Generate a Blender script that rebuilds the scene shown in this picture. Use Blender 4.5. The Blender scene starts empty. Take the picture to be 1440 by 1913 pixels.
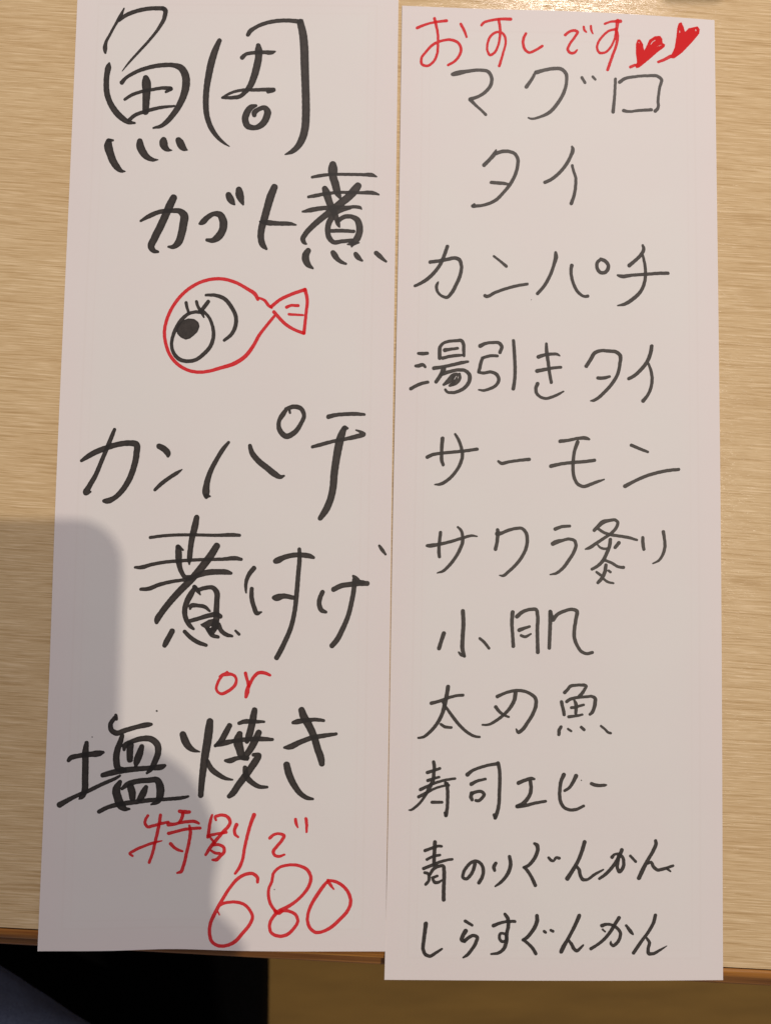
import bpy, math
import numpy as np
from mathutils import Vector, Matrix

scene = bpy.context.scene
# ------------------------------------------------------------------ camera
W0, H0 = 1440.0, 1913.0            # size of the photograph the outlines were read from
FPX = 1400.0
CAM_H = 0.30
PITCH, YAW = math.radians(3.4), math.radians(-0.7)
def rot_cam():
    return Matrix.Rotation(YAW, 3, 'Y') @ Matrix.Rotation(PITCH, 3, 'X')
RC = rot_cam()
cam_data = bpy.data.cameras.new('camera')
cam = bpy.data.objects.new('camera', cam_data)
scene.collection.objects.link(cam)
cam.location = (0, 0, CAM_H)
cam.rotation_euler = RC.to_euler()
cam_data.sensor_fit = 'HORIZONTAL'
cam_data.sensor_width = 36.0
cam_data.lens = 36.0 * FPX / W0
cam_data.clip_start = 0.004
cam_data.clip_end = 20
cam_data.dof.use_dof = True
cam_data.dof.focus_distance = 0.30
cam_data.dof.aperture_fstop = 9.0
scene.camera = cam
scene.view_settings.view_transform = 'Standard'
scene.view_settings.look = 'None'
scene.view_settings.exposure = 0.05
scene.view_settings.gamma = 1.0

RCn = np.array([list(r) for r in RC])
def unproject(px, py, z=0.0):
    """a pixel of the photograph to the point of the level z it shows (arrays welcome)"""
    px = np.asarray(px, float); py = np.asarray(py, float)
    sx = (px - W0/2)
    sy = -(py * (1024/1913.0) - 512.0) / (770/1440.0)
    d = np.stack([sx, sy, np.full_like(sx, -FPX)], -1) @ RCn.T
    t = (np.asarray(z) - CAM_H) / d[..., 2]
    return np.stack([d[..., 0]*t, d[..., 1]*t, CAM_H + d[..., 2]*t], -1)

# ------------------------------------------------------------------ world and lamps
world = bpy.data.worlds.new('World'); scene.world = world
world.use_nodes = True
bg = world.node_tree.nodes['Background']
bg.inputs[0].default_value = (0.94, 0.87, 0.92, 1)
bg.inputs[1].default_value = 0.18
def lamp(name, loc, power, color, radius):
    l = bpy.data.lights.new(name, 'POINT'); l.energy = power; l.color = color
    l.shadow_soft_size = radius
    o = bpy.data.objects.new(name, l); o.location = loc
    scene.collection.objects.link(o); return o
LB = np.array([0.586, 0.009, 1.80])
LA = np.array([0.336, 0.955, 1.00])
lamp('ceiling_lamp', LB, 46.5, (1.0, 0.86, 0.695), 0.014)
lamp('hanging_lamp', LA, 32.5, (1.0, 0.865, 0.785), 0.035)

# ------------------------------------------------------------------ helpers
def link(o): scene.collection.objects.link(o); return o
def tag(o, label=None, cat=None, group=None, kind=None):
    if label: o['label'] = label
    if cat: o['category'] = cat
    if group: o['group'] = group
    if kind: o['kind'] = kind
    return o
def empty(name, loc=(0, 0, 0), rz=0.0):
    o = bpy.data.objects.new(name, None); o.location = loc; o.rotation_euler = (0, 0, rz)
    o.empty_display_size = 0.02
    return link(o)
def mesh_obj(name, verts, faces, mat, parent=None, smooth=False):
    me = bpy.data.meshes.new(name)
    me.from_pydata([tuple(map(float, v)) for v in verts], [], faces); me.validate(); me.update()
    if mat: me.materials.append(mat)
    if smooth: me.shade_smooth()
    o = link(bpy.data.objects.new(name, me))
    if parent: o.parent = parent
    return o
def box(x0, x1, y0, y1, z0, z1):
    v = [(x, y, z) for z in (z0, z1) for y in (y0, y1) for x in (x0, x1)]
    f = [(0, 2, 3, 1), (4, 5, 7, 6), (0, 1, 5, 4), (2, 6, 7, 3), (0, 4, 6, 2), (1, 3, 7, 5)]
    return v, f
def bevel(o, w, seg=3):
    m = o.modifiers.new('bevel', 'BEVEL'); m.width = w; m.segments = seg; return o
def lathe(profile, n=32):
    v, f = [], []
    for r, z in profile:
        for k in range(n):
            a = 2*math.pi*k/n; v.append((r*math.cos(a), r*math.sin(a), z))
    for i in range(len(profile)-1):
        for k in range(n):
            k2 = (k+1) % n
            f.append((i*n+k, i*n+k2, (i+1)*n+k2, (i+1)*n+k))
    return v, f

class M:
    """small wrapper for node materials"""
    def __init__(s, name):
        s.m = bpy.data.materials.new(name); s.m.use_nodes = True
        s.t = s.m.node_tree; s.n = s.t.nodes; s.b = s.n['Principled BSDF']
    def node(s, typ, **kw):
        n = s.n.new(typ)
        for k, v in kw.items():
            if k.startswith('i_'): n.inputs[k[2:].replace('_', ' ')].default_value = v
            else: setattr(n, k, v)
        return n
    def link(s, a, b): s.t.links.new(a, b)
    def mathn(s, op, a, b=None, clamp=False):
        n = s.n.new('ShaderNodeMath'); n.operation = op; n.use_clamp = clamp
        for i, x in enumerate((a, b)):
            if x is None: continue
            if isinstance(x, (int, float)): n.inputs[i].default_value = x
            else: s.link(x, n.inputs[i])
        return n.outputs[0]
    def mix(s, fac, a, b, mode='MIX'):
        n = s.n.new('ShaderNodeMix'); n.data_type = 'RGBA'; n.blend_type = mode
        for i, x in ((0, fac), (6, a), (7, b)):
            if isinstance(x, (int, float)): n.inputs[i].default_value = x
            elif isinstance(x, tuple): n.inputs[i].default_value = (*x, 1) if len(x) == 3 else x
            else: s.link(x, n.inputs[i])
        return n.outputs[2]
    def ramp(s, fac, p0, p1):
        n = s.n.new('ShaderNodeMapRange'); s.link(fac, n.inputs[0])
        n.inputs[1].default_value = p0; n.inputs[2].default_value = p1
        n.clamp = True
        return n.outputs[0]
    def noise(s, vec, scale, detail=2.0, rough=0.5, dist=0.0):
        n = s.node('ShaderNodeTexNoise'); n.inputs['Scale'].default_value = scale
        n.inputs['Detail'].default_value = detail; n.inputs['Roughness'].default_value = rough
        n.inputs['Distortion'].default_value = dist
        if vec is not None: s.link(vec, n.inputs['Vector'])
        return n.outputs['Fac']
    def mapping(s, vec, scale, loc=(0, 0, 0)):
        n = s.node('ShaderNodeMapping'); n.inputs['Scale'].default_value = scale
        n.inputs['Location'].default_value = loc
        s.link(vec, n.inputs['Vector']); return n.outputs[0]
    def set(s, col=None, rough=None, spec=None, bump=None, bump_h=None, dist=0.0002, strength=1.0):
        if col is not None:
            if isinstance(col, tuple): s.b.inputs['Base Color'].default_value = (*col, 1)
            else: s.link(col, s.b.inputs['Base Color'])
        if rough is not None:
            if isinstance(rough, (int, float)): s.b.inputs['Roughness'].default_value = rough
            else: s.link(rough, s.b.inputs['Roughness'])
        if spec is not None: s.b.inputs['Specular IOR Level'].default_value = spec
        if bump is not None:
            n = s.node('ShaderNodeBump'); n.inputs['Distance'].default_value = dist
            n.inputs['Strength'].default_value = strength
            s.link(bump, n.inputs['Height']); s.link(n.outputs[0], s.b.inputs['Normal'])
        return s.m

# ------------------------------------------------------------------ materials
def mat_laminate():
    m = M('oak_laminate'); tc = m.node('ShaderNodeTexCoord').outputs['Object']
    warp = m.noise(m.mapping(tc, (14, 45, 1)), 1.0, 2.0)
    wn = m.node('ShaderNodeCombineXYZ'); m.link(m.mathn('MULTIPLY', m.mathn('SUBTRACT', warp, 0.5), 0.0022), wn.inputs[1])
    va = m.node('ShaderNodeVectorMath', operation='ADD'); m.link(tc, va.inputs[0]); m.link(wn.outputs[0], va.inputs[1])
    p = va.outputs[0]
    g1 = m.noise(m.mapping(p, (62, 1850, 1)), 1.0, 2.0, 0.5)           # short embossed fibres
    g2 = m.noise(m.mapping(p, (26, 1150, 1), (3, 1, 0)), 1.0, 2.0, 0.5)
    g3 = m.noise(m.mapping(p, (200, 3600, 1), (1, 7, 0)), 1.0, 2.0, 0.5)
    broad = m.noise(m.mapping(p, (4, 26, 1), (8, 2, 0)), 1.0, 3.0, 0.6)
    h = m.mathn('ADD', m.mathn('MULTIPLY', g1, 0.45), m.mathn('ADD', m.mathn('MULTIPLY', g2, 0.30), m.mathn('MULTIPLY', g3, 0.25)))
    f = m.ramp(h, 0.40, 0.60)
    c = m.mix(f, (0.615, 0.445, 0.238), (0.785, 0.615, 0.375))
    c = m.mix(m.mathn('MULTIPLY', m.ramp(g1, 0.60, 0.68), 0.60), c, (0.90, 0.73, 0.49))
    c = m.mix(m.mathn('MULTIPLY', m.ramp(g2, 0.40, 0.32), 0.50), c, (0.48, 0.318, 0.150))
    c = m.mix(m.mathn('MULTIPLY', m.ramp(g1, 0.36, 0.30), 0.45), c, (0.46, 0.30, 0.140))
    c = m.mix(m.ramp(broad, 0.3, 0.75), c, (0.95, 0.925, 0.90), 'MULTIPLY')
    return m.set(c, 0.17, 0.36, bump=h, dist=0.00027, strength=0.9)
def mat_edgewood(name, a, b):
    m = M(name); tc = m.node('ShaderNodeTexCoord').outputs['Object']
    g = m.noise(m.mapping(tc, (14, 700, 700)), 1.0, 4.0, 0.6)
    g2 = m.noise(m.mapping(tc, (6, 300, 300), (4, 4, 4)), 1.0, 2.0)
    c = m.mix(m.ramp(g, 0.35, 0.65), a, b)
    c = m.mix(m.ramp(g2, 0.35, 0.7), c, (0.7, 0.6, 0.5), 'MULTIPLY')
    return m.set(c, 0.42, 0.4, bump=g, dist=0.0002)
def mat_paper(seed):
    m = M('white_paper'); uv = m.node('ShaderNodeUVMap').outputs[0]
    tc = m.node('ShaderNodeTexCoord').outputs['Object']
    sp = m.node('ShaderNodeSeparateXYZ'); m.link(uv, sp.inputs[0]); u, v = sp.outputs[0], sp.outputs[1]
    # the frame printed on the back of the sheet shows faintly through
    du = m.mathn('MULTIPLY', m.mathn('MINIMUM', u, m.mathn('SUBTRACT', 1.0, u)), 0.131)
    dv = m.mathn('MULTIPLY', m.mathn('MINIMUM', v, m.mathn('SUBTRACT', 1.0, v)), 0.386)
    d = m.mathn('MINIMUM', du, dv)
    def line(at, w):
        return m.mathn('SUBTRACT', 1.0, m.mathn('DIVIDE', m.mathn('ABSOLUTE', m.mathn('SUBTRACT', d, at)), w), clamp=True)
    ln = m.mathn('ADD', line(0.0088, 0.0007), m.mathn('MULTIPLY', line(0.0120, 0.0005), 0.7))
    band = m.ramp(d, 0.016, 0.003)
    n = m.noise(m.mapping(tc, (22, 22, 22), (seed, 0, 0)), 1.0, 2.0)
    c = m.mix(m.ramp(n, 0.35, 0.65), (0.795, 0.792, 0.797), (0.797, 0.778, 0.790))
    c = m.mix(m.mathn('MULTIPLY', band, 0.8), c, (0.805, 0.762, 0.780))
    c = m.mix(m.mathn('MULTIPLY', ln, 0.30), c, (0.76, 0.72, 0.72))
    fib = m.noise(m.mapping(tc, (1, 1, 1)), 2600.0, 2.0)
    fib2 = m.noise(m.mapping(tc, (1, 1, 1)), 300.0, 3.0)
    wav = m.noise(m.mapping(tc, (9, 14, 9), (seed*2, 3, 0)), 1.0, 2.0)
    h = m.mathn('ADD', m.mathn('ADD', fib, m.mathn('MULTIPLY', fib2, 0.8)), m.mathn('MULTIPLY', wav, 70.0))
    m.b.inputs['Subsurface Weight'].default_value = 0.0
    return m.set(c, 0.62, 0.25, bump=h, dist=0.00002, strength=0.6)
def mat_ink(name, thin, thick, over, rough, spec):
    m = M(name)
    a1 = m.node('ShaderNodeAttribute', attribute_name='depth').outputs['Fac']
    a2 = m.node('ShaderNodeAttribute', attribute_name='over').outputs['Fac']
    tc = m.node('ShaderNodeTexCoord').outputs['Object']
    n = m.noise(m.mapping(tc, (1, 1, 1)), 420.0, 3.0, 0.6)
    n2 = m.noise(m.mapping(tc, (1, 1, 1)), 2200.0, 2.0, 0.6)
    f = m.mathn('ADD', m.mathn('MULTIPLY', m.ramp(n, 0.3, 0.7), 0.6), m.mathn('MULTIPLY', m.ramp(n2, 0.35, 0.7), 0.35))
    f = m.mathn('MULTIPLY', f, m.ramp(a1, 0.0, 0.8), clamp=True)
    c = m.mix(f, thick, thin)
    c = m.mix(a2, c, over)
    return m.set(c, rough, spec)
def mat_simple(name, col, rough=0.6, spec=0.3, grain=None, amt=0.25, dist=0.0005):
    m = M(name); tc = m.node('ShaderNodeTexCoord').outputs['Object']
    n = m.noise(m.mapping(tc, grain or (60, 60, 60)), 1.0, 4.0, 0.6)
    c = m.mix(m.ramp(n, 0.3, 0.7), tuple(x*(1-amt) for x in col), tuple(x*(1+amt) for x in col))
    return m.set(c, rough, spec, bump=n, dist=dist, strength=0.5)
def mat_navy():
    m = M('navy_twill'); tc = m.node('ShaderNodeTexCoord').outputs['Object']
    n = m.noise(m.mapping(tc, (1, 1, 1)), 600, 4.0, 0.75)
    b = m.noise(m.mapping(tc, (1, 1, 1)), 30, 3.0, 0.6)
    n_b = m.noise(m.mapping(tc, (1, 1, 1)), 1500, 2.0, 0.7)
    f = m.mathn('MULTIPLY', m.mathn('ADD', n_b, n), 0.5)
    c = m.mix(m.ramp(f, 0.3, 0.75), (0.062, 0.082, 0.155), (0.165, 0.215, 0.370))
    c = m.mix(m.ramp(b, 0.3, 0.7), c, (0.75, 0.78, 0.85), 'MULTIPLY')
    return m.set(c, 0.9, 0.1, bump=f, dist=0.0004, strength=0.7)

LAM = mat_laminate()
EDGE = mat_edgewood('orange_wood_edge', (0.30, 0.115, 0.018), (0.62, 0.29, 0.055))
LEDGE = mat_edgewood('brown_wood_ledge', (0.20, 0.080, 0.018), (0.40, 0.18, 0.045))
INK = mat_ink('black_marker_ink', (0.064, 0.055, 0.051), (0.026, 0.0225, 0.0215), (0.018, 0.016, 0.016), 0.5, 0.42)
RED = mat_ink('red_marker_ink', (0.74, 0.068, 0.080), (0.68, 0.028, 0.036), (0.68, 0.009, 0.013), 0.55, 0.12)

# ------------------------------------------------------------------ floor
fl = mat_simple('brown_floor', (0.355, 0.205, 0.048), 0.5, 0.3, (6, 40, 1), 0.14)
v, f = box(-2.2, 2.2, -2.0, 2.4, -0.76, -0.72)
floor = tag(mesh_obj('floor', v, f, fl), kind='structure')

# ------------------------------------------------------------------ table
e0 = unproject(0, 1732)[:2]; e1 = unproject(1440, 1811)[:2]
t_ang = math.atan2(e1[1]-e0[1], e1[0]-e0[0])
mid = (e0+e1)/2
table = tag(empty('table', (mid[0], mid[1], 0), t_ang),
            'pale oak laminate table with orange wooden front edge, under the two sheets', 'table')
v, f = box(-0.62, 0.62, 0.0, 0.72, -0.022, 0.0)
mesh_obj('tabletop', v, f, LAM, table)
def extrude_profile(name, prof, x0, x1, mat, n=60, wob=0.0, seed=1):
    rng = np.random.RandomState(seed); v, fc = [], []
    xs = np.linspace(x0, x1, n); k = len(prof)
    w = np.cumsum(rng.randn(n))*wob; w -= np.linspace(w[0], w[-1], n)
    for x, ww in zip(xs, w):
        for (y, z) in prof: v.append((x, y+ww*(1 if y < -0.001 else 0), z))
    for i in range(n-1):
        for j in range(k):
            a, b = i*k+j, i*k+(j+1) % k
            fc.append((a, b, b+k, a+k))
    fc.append(tuple(range(k))[::-1]); fc.append(tuple(range((n-1)*k, n*k)))
    return mesh_obj(name, v, fc, mat, table, True)
mm = 0.001
seam = mat_simple('dark_glue_line', (0.07, 0.035, 0.015), 0.7, 0.2)
extrude_profile('glue_line', [(0, -0.4*mm), (-0.8*mm, -0.9*mm), (-0.8*mm, -3.2*mm), (0, -3.2*mm)], -0.62, 0.62, seam)
extrude_profile('edge_band', [(-0.8*mm, -0.25*mm), (-2.0*mm, -0.35*mm), (-3.7*mm, -0.8*mm), (-4.6*mm, -1.6*mm), (-4.9*mm, -2.6*mm),
                 (-4.9*mm, -3.3*mm), (-0.8*mm, -3.3*mm)], -0.62, 0.62, EDGE, wob=0.00001)
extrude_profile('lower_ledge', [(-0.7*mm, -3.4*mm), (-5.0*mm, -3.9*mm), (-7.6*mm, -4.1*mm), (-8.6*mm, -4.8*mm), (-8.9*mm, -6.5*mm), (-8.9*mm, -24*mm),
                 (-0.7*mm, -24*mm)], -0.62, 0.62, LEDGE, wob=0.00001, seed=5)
legm = mat_simple('table_leg_wood', (0.42, 0.26, 0.11), 0.5, 0.3)
for sx in (-0.56, 0.56):
    for sy in (0.06, 0.66):
        v, f = box(sx-0.025, sx+0.025, sy-0.025, sy+0.025, -0.72, -0.0222)
        bevel(mesh_obj('leg', v, f, legm, table), 0.003)

# ------------------------------------------------------------------ sheets of paper
def poly_at(pts, t):
    pts = np.array(pts, float); s = np.r_[0, np.cumsum(np.hypot(*np.diff(pts, axis=0).T))]; s /= s[-1]
    t = np.asarray(t, float)
    # Catmull-Rom through the points keeps the cut edge soft
    i = np.clip(np.searchsorted(s, t, side='right')-1, 0, len(pts)-2)
    h = s[i+1]-s[i]; u = (t-s[i])/h
    g = np.gradient(pts, s, axis=0) if len(pts) > 2 else np.repeat((pts[1:]-pts[:1]), 2, 0)
    u = u[..., None]; hh = h[..., None]
    return ((2*u**3-3*u**2+1)*pts[i]+(u**3-2*u**2+u)*hh*g[i]+(-2*u**3+3*u**2)*pts[i+1]+(u**3-u**2)*hh*g[i+1])
def make_sheet(zf, top, right, bottom, left, mat, name, label, parent_group):
    nu, nv = 48, 130
    U, V = np.meshgrid(np.linspace(0, 1, nu), np.linspace(0, 1, nv))
    Tp, Bt = poly_at(top, U), poly_at(bottom, U)
    Lf, Rt = poly_at(left, V), poly_at(right, V)
    u, v_ = U[..., None], V[..., None]
    c00, c10, c01, c11 = [np.array(q, float) for q in (top[0], top[-1], bottom[0], bottom[-1])]
    P = (1-v_)*Tp+v_*Bt+(1-u)*Lf+u*Rt-((1-u)*(1-v_)*c00+u*(1-v_)*c10+(1-u)*v_*c01+u*v_*c11)
    X = on_sheet(P[..., 0], P[..., 1], zf)
    top_v = X.reshape(-1, 3); bot_v = top_v - np.array([0, 0, 0.00012])
    idx = np.arange(nu*nv).reshape(nv, nu); N = nu*nv
    fc = []
    for j in range(nv-1):
        for i in range(nu-1):
            a, b, c, d = idx[j, i], idx[j, i+1], idx[j+1, i+1], idx[j+1, i]
            fc.append((int(a), int(d), int(c), int(b))); fc.append((int(a+N), int(b+N), int(c+N), int(d+N)))
    ring = list(idx[0, :])+list(idx[1:, -1])+list(idx[-1, -2::-1])+list(idx[-2:0:-1, 0])
    for k in range(len(ring)):
        a, b = int(ring[k]), int(ring[(k+1) % len(ring)])
        fc.append((a, b, b+N, a+N))
    o = mesh_obj(name, np.r_[top_v, bot_v], fc, mat, None, True)
    tag(o, label, 'paper sheet', parent_group)
    me = o.data
    me.set_sharp_from_angle(angle=math.radians(40))
    uvl = me.uv_layers.new(name='UVMap')
    li = np.zeros(len(me.loops), np.int32); me.loops.foreach_get('vertex_index', li)
    UV = np.stack([U.ravel(), V.ravel()], -1)
    uvl.data.foreach_set('uv', UV[li % N].ravel())
    return o
def wave(x, y, s):
    return (0.00010*np.sin(x*31+s)*np.cos(y*17+2*s)+0.00009*np.sin(y*26+x*13+s*3)+0.00004*np.sin(x*90+y*40))
def z_left(x, y):  return 0.00095+wave(x, y, 0.7)+0.0007*np.exp(-((x+0.134)/0.016)**2)*(0.5+0.5*np.sin(27*y+0.6))
def z_right(x, y): return 0.00050+wave(x, y, 2.1)*0.9+0.0007*np.exp(-((x-0.133)/0.014)**2)*(0.5+0.5*np.sin(23*y+2.0))
def on_sheet(px, py, zf):
    X = unproject(px, py, 0.0006)
    for _ in range(3): X = unproject(px, py, zf(X[..., 0], X[..., 1]))
    return X
GR = 'handwritten menu sheets side by side on the table'
sheetL = make_sheet(z_left, [(146, -34), (744.8, -30)], [(744.8, -30), (739, 400), (730.6, 1000), (727.6, 1240), (722.4, 1600), (720, 1777.5)],
    [(70, 1777), (200, 1776.5), (320, 1773), (450, 1776.5), (720, 1777.5)],
    [(146, -34), (131, 320), (105, 900), (90.5, 1300), (70, 1777)], mat_paper(1.0), 'menu_sheet',
    'white paper strip with thick brush-like black writing, a red fish drawing and a red 680', GR)
sheetR = make_sheet(z_right, [(751, 10.5), (900, 16.5), (1057, 20.5), (1180, 26.5), (1334.5, 37.5)],
    [(1334.5, 37.5), (1342, 600), (1346.3, 1000), (1350.5, 1831)],
    [(718, 1830.5), (1000, 1832), (1200, 1832), (1350.5, 1831)],
    [(751, 10.5), (745, 400), (733.2, 1000), (729.4, 1240), (723.6, 1600), (718, 1830.5)], mat_paper(9.0), 'menu_sheet',
    'white paper strip listing sushi in thinner black writing under a red heading with two hearts', GR)

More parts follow.
